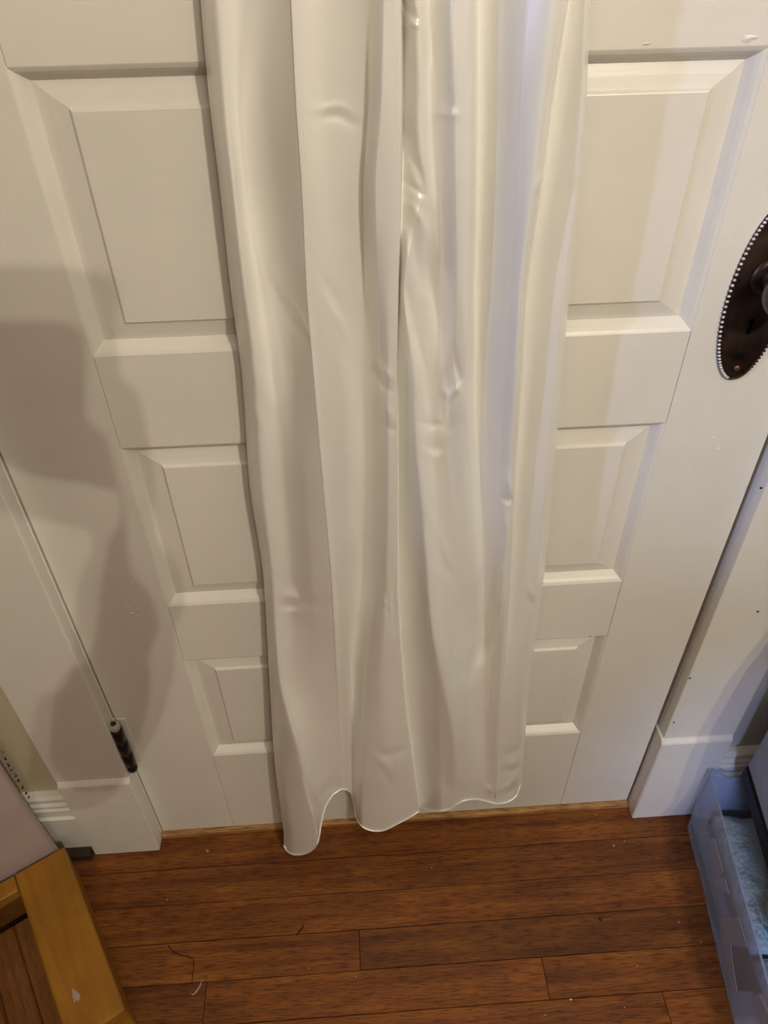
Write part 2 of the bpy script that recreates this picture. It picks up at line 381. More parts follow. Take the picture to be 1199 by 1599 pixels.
# door handle plate and knob
hp = empty('door_handle', (.703, 0, .885), label='dark bronze oval door plate with beaded rim, keyhole and round knob', cat='door handle')
A_, B_ = .0290, .0840
bm = bmesh.new(); n = 72; L = []
for s, yy in ((1, 0), (1, -.0014), (.955, -.0026), (.90, -.0024), (.86, -.0032), (.5, -.0042), (.05, -.0046)):
    L.append([bm.verts.new((A_*(1-(1-s)*1.6 if s > .8 else s*.8)*math.cos(2*math.pi*i/n), yy, B_*(s if s > .8 else s)*math.sin(2*math.pi*i/n))) for i in range(n)])
for a, b in zip(L, L[1:]):
    for i in range(n): bm.faces.new((a[i], a[(i+1) % n], b[(i+1) % n], b[i]))
bm.faces.new(L[-1]); link('plate', bm, 'bronze', hp, True)
def beads(name, mat, a0, a1, rr, k, cnt):
    bm = bmesh.new()
    for i in range(cnt):
        a = a0+(a1-a0)*i/cnt
        mt = Matrix.Translation((A_*k*math.cos(a), -.0026, B_*k*math.sin(a))) @ Matrix.Diagonal((1, .9, .75, 1))
        bmesh.ops.create_uvsphere(bm, u_segments=8, v_segments=6, radius=rr, matrix=mt)
    o = link(name, bm, mat, hp, True); o['kind'] = 'stuff'
beads('beading', 'bead', math.radians(95), math.radians(262), .00165, .975, 48)
beads('beading', 'bronze', math.radians(262), math.radians(455), .00165, .975, 54)
bm = bmesh.new(); lathe(bm, [(.0026, .0040), (.0026, .0050)], (-.001, 0, -.022), 'y', 18); bx(bm, -.0022, .0002, -.0050, -.0040, -.034, -.022); link('keyhole', bm, 'hole', hp)
for z in (-.070, .068):
    link('screw', lathe(bmesh.new(), [(.0030, .0028), (.0029, .0044), (.0016, .0052)], (0,0,z), 'y', 16), 'copper', hp, True)
bm = bmesh.new(); pts = [(.019*math.cos(t)*(.9 if math.sin(t) > 0 else 1), -.064+.014*math.sin(t)) for t in [i*2*math.pi/20 for i in range(20)]]
kn = link('knob', lathe(bmesh.new(), [(.010, .004), (.0085, .010), (.0075, .022), (.010, .027), (.018, .030), (.0215, .036), (.0225, .043), (.0205, .050), (.014, .055), (.004, .057)], (.002, 0, .020), 'y', 40), 'knob', hp, True)
link('rosette', lathe(bmesh.new(), [(.0175, .003), (.0172, .0065), (.0135, .0085), (.0100, .0092)], (.002, 0, .020), 'y', 36), 'bronze', hp, True)
bm.free()

# ------------------------------------------------------------ the satin gown
R = [0, 150, 300, 450, 600, 750, 900, 1050, 1180, 1300]
FT = [  # photo column of each fold line at the ten heights, and how far it stands off the door (mm)
 ([313,326,344,360,379,389,411,420,428,443], [12,12,12,12,12,12,14,18,30,44]),
 ([318,331,347,364,383,393,414,423,435,457], [27,27,27,27,28,28,28,30,44,62]),
 ([340,350,365,382,400,410,426,436,468,494], [33,33,35,37,37,36,36,44,62,76]),
 ([378,374,386,408,430,440,452,458,482,501], [25,24,22,24,29,32,33,36,48,62]),
 ([420,418,430,446,464,478,490,495,505,512], [31,32,33,34,39,42,42,38,38,46]),
 ([455,462,472,479,491,504,517,525,530,528], [43,43,43,44,46,46,45,38,30,28]),
 ([462,469,479,486,497,510,523,532,538,536], [41,41,41,42,43,43,41,35,27,23]),
 ([505,508,515,522,532,540,543,542,546,545], [30,30,31,34,37,38,38,33,26,20]),
 ([572,575,566,566,568,570,566,551,551,551], [34,33,31,30,31,31,28,24,20,17]),
 ([600,596,586,590,594,594,590,572,566,566], [47,48,47,45,43,43,42,42,48,54]),
 ([615,614,610,608,608,608,606,600,604,610], [47,47,47,47,47,47,47,49,54,60]),
 ([626,627,625,621,619,620,620,628,643,659], [44,44,45,46,46,46,46,45,47,50]),
 ([629,630,628,623,620.5,621.5,621.5,629.5,644,660], [22,22,24,27,30,29,28,28,28,28]),
 ([650,655,655,634,645,655,667,678,688,692], [36,36,36,36,44,47,49,54,56,55]),
 ([672,674,680,684,676,684,692,704,706,712], [29,30,31,30,33,36,41,50,56,57]),
 ([708,710,712,714,708,716,720,728,730,732], [42,43,44,43,37,36,37,44,52,54]),
 ([735,735,734,732,728,734,742,744,745,748], [37,37,38,38,36,33,34,40,47,51]),
 ([750,750,748,744,744,750,756,756,758,760], [22,22,22,22,24,28,32,38,45,49]),
 ([778,774,768,760,758,762,768,766,766,765], [30,30,30,29,30,33,37,42,46,49]),
 ([822,814,806,796,788,782,780,774,770,768], [45,46,46,45,44,43,43,44,47,49]),
 ([862,846,830,812,804,796,791,783,774,770], [50,50,50,49,48,46,45,46,48,49]),
 ([884,860,841,820,811,802,796,786,776,772], [47,47,48,47,46,45,44,45,48,49]),
 ([889,866,846,826,816,806,800,790,779,775], [35,34,34,34,34,35,37,42,46,48]),
 ([900,886,872,856,842,828,820,808,797,791], [37,37,37,37,37,37,38,41,43,44]),
 ([914,908,898,880,866,851,838,822,811,804], [39,39,38,38,37,37,37,36,36,36]),
 ([921,916,906,890,876,864,849,829,818,811], [12,12,12,12,12,12,12,13,14,16]),
]
HX = [443,446,452,460,475,488,497,501,506,512,520,532,541,548,552,555,560,570,585,600,615,630,645,656,660,663,672,690,705,715,725,742,760,775,790,800,808,811]
HY = [1318,1327,1332,1335,1334,1328,1314,1290,1266,1252,1240,1232,1232,1238,1256,1274,1285,1294,1298,1297,1289,1281,1273,1264,1256,1263,1265,1266,1262,1254,1249,1247,1251,1255,1253,1248,1240,1226]
# creases: (photo points, half width px, height mm; negative = groove)
CR = [
 ([(664,850),(668,920),(680,1000),(696,1070),(712,1150),(716,1215)], 13, 16), ([(646,880),(648,960),(660,1060),(676,1150),(690,1220)], 13, -13),
 ([(775,955),(758,1000),(738,1052)], 11, -14), ([(786,850),(782,900),(774,950),(764,1000)], 8, 11), ([(742,1060),(744,1130),(742,1190)], 14, -9), ([(725,930),(722,1000),(724,1060)], 12, -8),
 ([(412,420),(424,470),(440,540),(450,600)], 10, -5), ([(395,480),(410,560),(420,640)], 9, 4), ([(505,440),(520,520),(540,640),(545,720)], 14, 4),
 ([(633,190),(642,240),(655,272),(661,300)], 6, -6), ([(645,170),(660,240),(672,300),(684,350),(688,400)], 9, 4),
 ([(632,284),(644,292),(660,305)], 5, -5), ([(632,318),(645,322),(658,345),(664,362)], 6, 4), ([(636,345),(645,360),(650,400),(660,450)], 9, -6),
 ([(634,360),(636,400),(630,440)], 5, 5), ([(662,380),(672,440),(684,500),(690,560)], 7, -5), ([(676,350),(690,430),(700,500),(708,560)], 7, 4),
 ([(697,480),(706,540),(714,580),(720,604)], 5, -5), ([(700,560),(700,600),(692,640),(697,670)], 6, -6), ([(712,590),(720,620),(712,655)], 8, 5),
 ([(690,605),(700,620),(722,600)], 5, 4), ([(655,660),(672,664),(690,662)], 6, -4), ([(660,690),(675,700),(690,698)], 8, -3), ([(664,705),(680,716),(694,708)], 6, 1.5),
 ([(628,450),(636,500),(646,560),(652,620)], 5, 5), ([(636,455),(650,520),(660,570),(664,620)], 6, -5),
 ([(655,725),(662,790),(668,860),(673,940)], 5, 4), ([(672,850),(690,880),(712,905)], 8, -3), ([(664,790),(690,850),(705,890)], 6, 2.5),
 ([(630,0),(640,18),(650,30)], 6, -7), ([(636,28),(642,36),(652,40)], 5, 5), ([(668,20),(680,80),(690,130),(700,165)], 8, -4), ([(676,175),(700,180),(722,178)], 8, 1.8),
 ([(700,10),(704,80),(700,140)], 8, 3), ([(735,0),(737,60),(732,150)], 7, -3),
 ([(470,170),(500,172),(530,164),(548,178)], 7, 1.6), ([(500,182),(530,180),(560,200)], 9, -2), ([(480,500),(484,520),(470,500),(440,450),(420,420)], 7, 3.5),
 ([(412,410),(428,450),(450,500),(478,535)], 7, -3.5), ([(378,600),(395,640),(410,665)], 7, 2.5), ([(400,560),(420,580),(432,620)], 8, -2.5),
 ([(500,430),(520,460),(530,490)], 7, -2.5), ([(510,470),(530,500),(545,540)], 7, 2),
 ([(585,560),(598,580),(614,590)], 6, 3.5), ([(580,575),(596,600),(612,612)], 6, -3.5), ([(590,610),(602,640),(616,655)], 7, 3), ([(590,650),(602,668),(618,672)], 5, -2.5),
 ([(440,932),(452,930),(466,934)], 6, 3.5), ([(438,944),(450,948),(466,944)], 5, -3.5), ([(450,953),(464,956),(474,948)], 5, 3), ([(470,940),(495,946),(516,930)], 7, -2), ([(455,905),(464,920),(470,940)], 6, -3),
 ([(604,930),(606,950),(608,965)], 4, -3), ([(614,905),(615,950),(616,985)], 4, -3.5), ([(596,935),(606,944),(612,958)], 4, 2.5),
 ([(790,738),(796,760),(802,775)], 6, 4), ([(784,778),(794,782),(803,778)], 4, -4.5), ([(784,800),(792,825),(790,860)], 6, 4), ([(776,850),(784,870),(772,900),(765,940)], 6, -4),
 ([(786,880),(780,910),(772,950),(766,985)], 5, -4), ([(790,900),(784,940),(776,980),(772,1000)], 5, 3.5), ([(760,960),(745,980),(730,1000)], 7, -3), ([(770,985),(755,1020),(740,1045)], 6, -4.5), ([(764,1005),(750,1035),(742,1048)], 4, 3),
 ([(776,820),(766,860),(752,910),(742,960)], 7, 2.5), ([(712,1015),(706,1060),(704,1110)], 8, 3), ([(716,1010),(712,1040),(710,1060)], 4, -3),
 ([(824,915),(834,930),(846,925)], 5, 3), ([(822,935),(832,945),(842,940)], 5, -2.5), ([(812,1105),(820,1100),(828,1096)], 4, -2.5), ([(790,1180),(805,1172),(818,1160)], 5, -3.5), ([(786,1192),(803,1192),(818,1178)], 4, 3), ([(784,1205),(800,1205),(816,1190)], 4, -3), ([(780,1232),(795,1226),(812,1210)], 5, 4), ([(782,1244),(798,1236),(810,1222)], 4, -4), ([(756,1228),(766,1234),(774,1228)], 5, 3),
 ([(586,1170),(600,1180),(618,1176),(636,1168)], 6, -2.5), ([(590,1184),(604,1196),(614,1200)], 6, 2.5), ([(595,1200),(605,1215),(612,1228)], 6, -2), ([(614,1222),(622,1200),(628,1180)], 5, 2),
 ([(476,1212),(484,1236),(490,1256),(494,1280)], 4, -5), ([(484,1224),(492,1244),(500,1258)], 4, 4), ([(486,1262),(492,1276),(497,1290)], 4, 4), ([(498,1230),(508,1216),(520,1205)], 6, 2.5), ([(500,1246),(512,1232),(522,1224)], 4, -2.5),
 ([(842,275),(840,290),(838,302)], 4, 3), ([(655,930),(650,980),(648,1020)], 6, 2.5),
]
import numpy as np
nf = len(FT); SUB = 12; NU = (nf-1)*SUB+1; NV = 330
colX = [[0]*0 for _ in range(nf)]
def deep(d, py):
    if d < 20: return d
    k = 1+.6*min(1, max(0, (1250-py)/250))
    return 34+(d-34)*k
def feats(py):
    return [interp(R, f[0], py) for f in FT], [deep(interp(R, f[1], py), py) for f in FT]
us = list(range(nf))
rowcache = {}
def row(py):
    k_ = round(py)
    if k_ not in rowcache:
        X, D = feats(k_)
        rowcache[k_] = ([interp(us, X, i/SUB) for i in range(NU)], [interp(us, D, i/SUB) for i in range(NU)])
    return rowcache[k_]
hemy = []
for i in range(NU):
    h = 1250
    for _ in range(8):
        x_ = row(h)[0][i]; j = np.interp(x_, HX, HY); h = .5*h+.5*float(j)
    hemy.append(h)
hemy = np.array(hemy)
kern = np.array([1, 2, 3, 2, 1.])/9; hemy = np.convolve(np.pad(hemy, 2, mode='edge'), kern, 'valid')
PX = np.zeros((NV, NU)); PY = np.zeros((NV, NU)); D = np.zeros((NV, NU))
for v in range(NV):
    s = v/(NV-1)
    for i in range(NU):
        py = s*1120/.86 if s < .86 else 1120+(s-.86)/.14*(hemy[i]-1120)
        a = int(math.floor(py)); t = py-a
        r0, r1 = row(a), row(a+1)
        PX[v, i] = r0[0][i]*(1-t)+r1[0][i]*t; D[v, i] = r0[1][i]*(1-t)+r1[1][i]*t; PY[v, i] = py
for pts, wd, am in CR:
    P = np.array(pts, float); best = np.full(PX.shape, 1e9); tt = np.zeros(PX.shape)
    seg = np.hypot(*(P[1:]-P[:-1]).T); tot = seg.sum(); acc = 0
    for a, b, L_ in zip(P, P[1:], seg):
        d = (b-a)/L_; q = np.clip((PX-a[0])*d[0]+(PY-a[1])*d[1], 0, L_)
        ds = np.hypot(PX-a[0]-d[0]*q, PY-a[1]-d[1]*q); mk = ds < best
        best[mk] = ds[mk]; tt[mk] = ((acc+q)/tot)[mk]; acc += L_
    g = np.exp(-(best/wd)**2)*(.35+.65*np.sin(np.pi*np.clip(tt, 0, 1)))
    D += am*g*.5
D = np.maximum(D, 8)
gown = empty('satin_gown', (.40, -.03, .02), label='long ivory satin gown hanging against the white panelled door', cat='dress')
GO = Vector((.40, -.03, .02))
bm = bmesh.new(); rows_ = []
# the upper part of the gown, above the frame
top = [at(PX[0, i], 0, 1, -D[0, i]/1000) for i in range(NU)]
for j in range(14, 0, -1):
    t = j/14; z_up = .62*t; sc = 1-.28*math.sin(t*math.pi/2)
    rows_.append([bm.verts.new(Vector((.383+(p.x-.383)*sc, p.y*(1-.25*t), p.z+z_up))-GO) for p in top])
for v in range(NV):
    rows_.append([bm.verts.new(at(PX[v, i], PY[v, i], 1, -D[v, i]/1000)-GO) for i in range(NU)])
for a, b in zip(rows_, rows_[1:]):
    for i in range(NU-1): bm.faces.new((a[i], b[i], b[i+1], a[i+1]))
hem_pts = [v.co.copy() for v in rows_[-1]]
def line_of(u): return [r[u*SUB].co.copy() for r in rows_]
seamL, seamR = line_of(5), line_of(21)
left_sil = [r[0].co.copy() for r in rows_]; right_sil = [r[-1].co.copy() for r in rows_]
link('skirt', bm, 'satin', gown, True)
bm = bmesh.new(); tube(bm, [p+Vector((0, -.0008, 0)) for p in hem_pts[::2]], .0010, 6); link('rolled_hem', bm, 'satin', gown, True)
for sm in (seamL, seamR):
    bm = bmesh.new(); tube(bm, [p+Vector((0, -.0001, 0)) for p in sm[::4]], .0006, 5); link('seam', bm, 'satin', gown, True)
bm = bmesh.new(); prev = None
for a, b in list(zip(left_sil, right_sil))[:-18:6]:
    r_ = []
    for k in range(13):
        t = k/12; p = a.lerp(b, t); p.y = max(a.y, b.y)+.004*math.sin(math.pi*t)
        r_.append(bm.verts.new(p))
    if prev:
        for k in range(12): bm.faces.new((prev[k], r_[k], r_[k+1], prev[k+1]))
    prev = r_
link('back_panel', bm, 'satin', gown, True)
ztop_ = top[0].z+.62
for sx in (-1, 1):
    bm = bmesh.new(); tube(bm, [Vector((.383+sx*.10, -.03, ztop_-.04))-GO, Vector((.383+sx*.09, -.03, 1.82))-GO, Vector((.383+sx*.085, -.028, 1.899))-GO], .003, 8)
    link('strap', bm, 'satin', gown, True)
hgr = empty('coat_hanger', (.383, -.03, 1.946), label='wire hanger hooked over the top of the white door', cat='hanger')
bm = bmesh.new(); tube(bm, [(-.2, 0, -.04), (-.1, 0, .012), (0, 0, .05), (.1, 0, .012), (.2, 0, -.04), (-.2, 0, -.04)], .003, 8); link('hanger_frame', bm, 'brass', hgr, True)
bm = bmesh.new(); tube(bm, [(0, 0, .05), (0, .002, .07), (0, .012, .090), (0, .034, .0925)], .0025, 8); link('hook', bm, 'brass', hgr, True)

# ------------------------------------------------------------ varnished wooden step at lower left
ws = empty('wooden_step', (-.119, -.056, FZ), label='low orange varnished wooden step standing on the floor at lower left', cat='step')
O = Vector((-.119, -.056)); Bn = Vector((.014, -.275)); dr = (Bn-O).normalized(); nr = Vector((dr.y, -dr.x))  # nr points left
ang = math.atan2(dr.y, dr.x)+math.pi/2
ws.rotation_euler = (0, 0, ang)          # local -y runs along the rail, local -x points left
LEN = (Bn-O).length; T = .085-FZ
link('top_rail', box(-.072, 0, -LEN, 0, T-.022, T, bev=.005, seg=3), 'pine', ws)
link('side_board', box(-.021, -.0015, -LEN+.004, -.002, .018, T-.0222, bev=.002), 'pine', ws)
link('cross_rail', box(-.20, -.0725, -.026, 0, T-.022, T-.001, bev=.004, seg=3), 'pine', ws)
link('back_board', box(-.20, -.022, -.018, -.002, .0, T-.0225, bev=.002), 'pine_dark', ws)
for i in range(4):
    link('slat', box(-.062-.038*(i+1), -.0625-.038*i, -LEN, -.040, .030, .044, bev=.002), 'pine_dark', ws)
link('batten', box(-.21, -.0215, -.09, -.05, .015, .0298, bev=.001), 'pine_dark', ws)
link('batten', box(-.21, -.0215, -LEN+.01, -LEN+.05, .015, .0298, bev=.001), 'pine_dark', ws)
for p in ((-.021, -.034), (-.021, -LEN+.004), (-.215, -.034), (-.215, -LEN+.004)):
    link('foot', box(p[0], p[0]+.018, p[1], p[1]+.03, 0, .030 if p[0] < -.1 else .0185, bev=.001), 'pine_dark', ws)
for px, py in ((118, 1555),):
    p = at(px, py, 2, .0855)
    bm = bmesh.new(); n = 10
    vs = [bm.verts.new((.006*math.cos(i*.628)*random.uniform(.5, 1), .012*math.sin(i*.628)*random.uniform(.5, 1), 0)) for i in range(n)]
    c = bm.verts.new((0, 0, .0004))
    for i in range(n): bm.faces.new((vs[i], vs[(i+1) % n], c))
    o = link('scuff', bm, 'speck' if False else 'dust', ws); o.matrix_parent_inverse = Matrix(); 
    q = Vector((p.x, p.y))-O; ca, sa = math.cos(-ang), math.sin(-ang)
    o.location = (q.x*ca-q.y*sa, q.x*sa+q.y*ca, T)

# pale pink panel-like tub behind the step
pk = empty('pink_tub', (-.134, -.0475, FZ), label='pale pink plastic tub with black marks on its edge behind the orange wooden step', cat='tub')
bm = bmesh.new(); outl = []
e0 = Vector((0, 0)); along = Vector((-.19, -.105)).normalized(); nn = Vector((-along.y, along.x))
H = .50; prev = None; loops_ = []
for k in range(17):
    t = k/16; z = H*t
    off = along*(.004*math.sin(t*3)) + Vector((-.006*t, .004*t))
    prof = []
    for j in range(13):
        a = -math.pi/2+math.pi*j/12
        prof.append(e0+off+along*(.012-.012*math.cos(a))+nn*(-.012*math.sin(a))-nn*.0)
    a1 = prof[0]+along*.16; a2 = prof[-1]+along*.16
    ring = [a2]+prof[::-1]+[a1]
    # bulge on the front
    loops_.append([bm.verts.new((p.x, p.y, z)) for p in ring])
for a, b in zip(loops_, loops_[1:]):
    n = len(a)
    for i in range(n): bm.faces.new((a[i], a[(i+1) % n], b[(i+1) % n], b[i]))
bm.faces.new(loops_[0]); bm.faces.new(loops_[-1])
link('body', bm, 'pink', pk, True)
INKP = [(-3,1188),(2,1196),(8,1206),(14,1214),(10,1208),(17,1222),(22,1228),(20,1221),(30,1240),(34,1245),(32,1240),(40,1252)]
bm = bmesh.new()
for (px, py) in ((3,1193),(9,1203),(13,1211),(19,1219),(24,1227),(31,1238),(36,1246),(41,1253)):
    c = at(px, py, 1, -.052)-Vector((-.135, -.055, FZ))
    k_ = random.uniform(.5, 1.1)
    tube(bm, [c+Vector((-.001, -.001, -.002))*k_, c+Vector((random.uniform(.001, .003), -.001, random.uniform(-.001, .003)))*k_, c+Vector((random.uniform(0, .004), -.001, random.uniform(.002, .006)))*k_], [.0004, .0012, .0004], 5)
link('ink_marks', bm, 'ink', pk)['kind'] = 'stuff'

# ------------------------------------------------------------ clear storage tote at lower right
TB = [Vector((.850, -.040)), Vector((.812, -.318))]; TD = (TB[1]-TB[0]).normalized(); TN = Vector((-TD.y, TD.x))   # TN points right
tt = empty('storage_tote', (TB[0].x, TB[0].y, FZ), label='clear cloudy plastic storage tote full of packing material on the floor at right', cat='storage box')
tang = math.atan2(TD.y, TD.x)+math.pi/2; tt.rotation_euler = (0, 0, tang)   # local: +x right, -y towards the viewer
TL, TW, TH, WT = .40, .30, .145, .0022
def wall_bm(P):   # P: 4 corner points (bottom a, bottom b, top b, top a), thickness inward vector
    pts, th = P; bm = bmesh.new(); a = [bm.verts.new(p) for p in pts]; b = [bm.verts.new(Vector(p)+Vector(th)) for p in pts]; n = len(pts)
    bm.faces.new(a); bm.faces.new(b[::-1])
    for i in range(n): bm.faces.new((a[i], a[(i+1) % n], b[(i+1) % n], b[i]))
    return bm
fl = .014   # flare
link('side_wall', wall_bm(([(0, -.006, 0), (0, -TL, 0), (-fl*.0+.0, -TL-.004, TH), (-.0+.000, .012, TH)], (WT, 0, 0))), 'clear', tt)
link('side_wall', wall_bm(([(TW, -.006, 0), (TW, -TL, 0), (TW+fl, -TL-.01, TH), (TW+fl, .012, TH)], (-WT, 0, 0))), 'clear', tt)
far = [(.006, 0, 0), (TW-.006, 0, 0), (TW+.008, .012, TH), (.235, .012, TH), (.222, .0105, TH-.020), (.034, .0105, TH-.020), (.022, .011, TH-.010), (.005, .012, TH)]
link('end_wall', wall_bm((far, (0, -WT, 0))), 'clear', tt)
link('end_wall', wall_bm(([(.006, -TL-.001, 0), (TW-.006, -TL-.001, 0), (TW+.008, -TL-.013, TH), (.005, -TL-.006, TH)], (0, WT, 0))), 'clear', tt)
link('base', box(.002, TW-.002, -TL+.002, -.004, .0005, .003), 'clear', tt)
bm = bmesh.new(); tube(bm, [(0, -TL-.004, TH), (.0, .010, TH), (.005, .012, TH), (.022, .011, TH-.010), (.034, .0105, TH-.020), (.222, .0105, TH-.020), (.235, .012, TH), (TW+.01, .012, TH), (TW+fl, .008, TH), (TW+fl, -TL-.008, TH), (0, -TL-.005, TH)], .0014, 6); link('rim', bm, 'clear', tt, True)
TM = Matrix.Translation((TB[0].x, TB[0].y, FZ)) @ Matrix.Rotation(tang, 4, 'Z')
def in_tote(name, bm, mat, smooth=False, **kw):
    bmesh.ops.transform(bm, matrix=TM, verts=bm.verts[:]); o = link(name, bm, mat, None, smooth)
    c = sum((Vector(v.co) for v in o.data.vertices), Vector())/len(o.data.vertices)
    for v in o.data.vertices: v.co -= c
    o.location = c; tag(o, **kw); return o
def crumpled(x0, x1, y0, y1, z0, zt, amp, n=22, seed=1, f=60):
    from mathutils import noise as mn
    bm = bmesh.new(); G = []
    for j in range(n+1):
        G.append([])
        for i in range(n+1):
            x_ = x0+(x1-x0)*i/n; y_ = y0+(y1-y0)*j/n; e = min(i, n-i, j, n-j)/n
            z_ = zt+amp*mn.noise(Vector((x_*f, y_*f, seed)))+amp*.5*mn.noise(Vector((x_*f*2.3, y_*f*2.3, seed+5)))-max(0, .08-e)*.12
            G[-1].append(bm.verts.new((x_, y_, z_)))
    for j in range(n):
        for i in range(n): bm.faces.new((G[j][i], G[j][i+1], G[j+1][i+1], G[j+1][i]))
    loop = G[0]+[r[-1] for r in G[1:]]+G[-1][-2::-1]+[r[0] for r in G[-2:0:-1]]
    low = [bm.verts.new((v.co.x, v.co.y, z0)) for v in loop]; m_ = len(loop)
    for i in range(m_): bm.faces.new((loop[i], loop[(i+1) % m_], low[(i+1) % m_], low[i]))
    bm.faces.new(low); return bm
in_tote('bubble_wrap', crumpled(.030, .285, -.205, -.010, .0035, .058, .006, 30, 3), 'wrap', True,
        label='greenish clear bubble wrap lying at the far end of the clear tote', cat='packing')
in_tote('plastic_bag', crumpled(.034, .28, -.385, -.212, .0035, .050, .009, 26, 9), 'wrap', True,
        label='crumpled clear plastic bag at the near end of the clear tote', cat='packing')
def wall_piece(name, pts, off, th, mat, **kw):
    n3 = Vector((TN.x, TN.y, 0)); P0 = Vector((TB[0].x, TB[0].y, 0))+n3*off; P = []
    for px, py in pts:
        d = _f + _r*(px-599.5)/FPX - _u*(py-799.5)/FPX
        p = CAM + d*((P0-CAM).dot(n3)/d.dot(n3)); p.z = max(p.z, FZ+.0045); P.append(p)
    c = sum(P, Vector())/len(P)
    o = link(name, wall_bm(([p-c for p in P], n3*th)), mat, None, False, loc=c); tag(o, **kw); return o
wall_piece('teal_folder', [(1076,1284),(1081,1288),(1098,1345),(1121,1432),(1118,1452),(1100,1400),(1086,1340)], .0042, .006, 'teal', label='teal plastic folder along the bottom left inside edge of the clear tote', cat='folder')
wall_piece('paper_strip', [(1107,1311),(1115,1309),(1120,1330),(1128,1360),(1121,1366),(1112,1340)], .0055, .0012, 'paper', label='narrow white paper strip slanting inside the clear tote wall, farthest in', cat='paper')
wall_piece('paper_scrap', [(1118,1367),(1132,1373),(1138,1397),(1119,1383),(1113,1373)], .0045, .0012, 'paper', label='small bright folded paper scrap in the middle of the clear tote side', cat='paper')
wall_piece('white_card', [(1122,1432),(1152,1432),(1166,1479),(1141,1476),(1141,1490),(1150,1548),(1140,1548),(1127,1475)], .0045, .0013, 'paper', label='white bent card standing against the near part of the clear tote side', cat='card')
wall_piece('dark_card', [(1139,1474),(1164,1477),(1188,1550),(1152,1547)], .0085, .002, 'dark_item', label='dark grey card behind the white bent card in the clear tote', cat='card')
wall_piece('paper_roll', [(1175,1556),(1185,1553),(1199,1584),(1210,1615),(1190,1615)], .0045, .003, 'paper', label='white paper piece nearest the viewer inside the clear tote', cat='paper')
# pale blue tulle tuft
bm = bmesh.new()
for i in range(90):
    a = random.uniform(0, 6.28); r_ = random.uniform(.002, .016); p = Vector((.068+r_*math.cos(a), -.185+r_*math.sin(a)*1.3, .060))
    tube(bm, [p, p+Vector((random.uniform(-.008, .004), random.uniform(-.006, .006), .010)), p+Vector((random.uniform(-.014, .002), random.uniform(-.012, .008), .016+random.random()*.006))], [.0014, .0012, .0005], 5)
in_tote('tulle_bundle', bm, 'fluff', label='tuft of pale blue frilly tulle on the packing in the clear tote', cat='fabric')
# blue-grey lid with a thick black edge resting across the tote
ld = empty('travel_case', (.897, -.050, .1355), label='blue grey case with thick black base edge resting across the clear tote at right', cat='case')
zt_ = .174
A0 = at(1170, 1192, 2, zt_); B0 = at(1199, 1288, 2, zt_); Cc = at(1199, 1138, 2, zt_)
dB = (B0-A0); dB = dB/dB.length; dC = (Cc-A0); dC = dC/dC.length
dC = Vector((-dB.y, dB.x, 0))
Bq = A0+dB*.33; Cq = A0+dC*.28; Dq = Bq+dC*.28
def quadslab(z0, z1, g, bev):
    bm = bmesh.new(); O_ = Vector((.897, -.050, .1355))
    cn = (A0+Bq+Cq+Dq)/4
    ps = [p+(p-cn).normalized()*g for p in (A0, Bq, Dq, Cq)]
    vs = [bm.verts.new(Vector((p.x, p.y, z))-O_) for z in (z0, z1) for p in ps]
    for q in ((0,1,2,3),(4,5,6,7),(0,1,5,4),(1,2,6,5),(2,3,7,6),(3,0,4,7)): bm.faces.new([vs[i] for i in q])
    bmesh.ops.bevel(bm, geom=bm.edges[:], offset=bev, segments=2, affect='EDGES'); return bm
link('black_edge', quadslab(.1352, .166, .004, .003), 'slab_side', ld)['label'] = 'thick black base edge'
Oc = Vector((.897, -.050, .1355)); U1 = at(1199, 1138, 1, -.046)-A0; U1 = U1/U1.length*.20; U1.y = max(-.01, min(.004, U1.y))
zb = .1664; A_b = Vector((A0.x, A0.y, zb)); B_b = Vector((Bq.x, Bq.y, zb)); back = Vector((dC.x, dC.y, 0))*.26
bm = bmesh.new(); pr = [[A_b, A_b+Vector((0,0,.004)), A_b+U1, A_b+U1+Vector((back.x*.35, back.y*.35, 0)), A_b+back], [B_b, B_b+Vector((0,0,.004)), B_b+U1, B_b+U1+Vector((back.x*.35, back.y*.35, 0)), B_b+back]]
va = [[bm.verts.new(p-Oc) for p in r_] for r_ in pr]
bm.faces.new(va[0]); bm.faces.new(va[1][::-1])
for i in range(5): bm.faces.new((va[0][i], va[0][(i+1) % 5], va[1][(i+1) % 5], va[1][i]))
bmesh.ops.bevel(bm, geom=bm.edges[:], offset=.002, segments=2, affect='EDGES')
print('CASE', A_b, U1); link('case_shell', bm, 'slab_top', ld)

# ------------------------------------------------------------ crumbs, lint and a hair on the boards
def crumb(px, py, s, mat, name, label, cat, group=None, k=(1, 1, .5)):
    p = at(px, py, 2, FZ); bm = bmesh.new(); bmesh.ops.create_icosphere(bm, subdivisions=1, radius=s)
    for v in bm.verts: v.co = Vector((v.co.x*k[0]*random.uniform(.8, 1.2), v.co.y*k[1]*random.uniform(.8, 1.2), v.co.z*k[2]))
    o = link(name, bm, mat, None, True, loc=(p.x, p.y, FZ+s*k[2]*.9)); tag(o, label=label, cat=cat, group=group); return o
crumb(937, 1437, .0022, 'spot', 'black_bead', 'small black oval bead on the floorboards right of centre', 'bead', k=(.8, 1.1, .6))
crumb(324, 1329, .0026, 'dust', 'lint_ball', 'round grey lint ball near the threshold left of the gown', 'lint')
crumb(891, 1561, .0016, 'speck', 'crumb', 'largest white crumb, at the bottom right of the floorboards', 'crumb', k=(1.6, .8, .5))
crumb(958, 1321, .0022, 'dust', 'lint_ball', 'grey lint ball by the threshold near the right plinth block', 'lint')
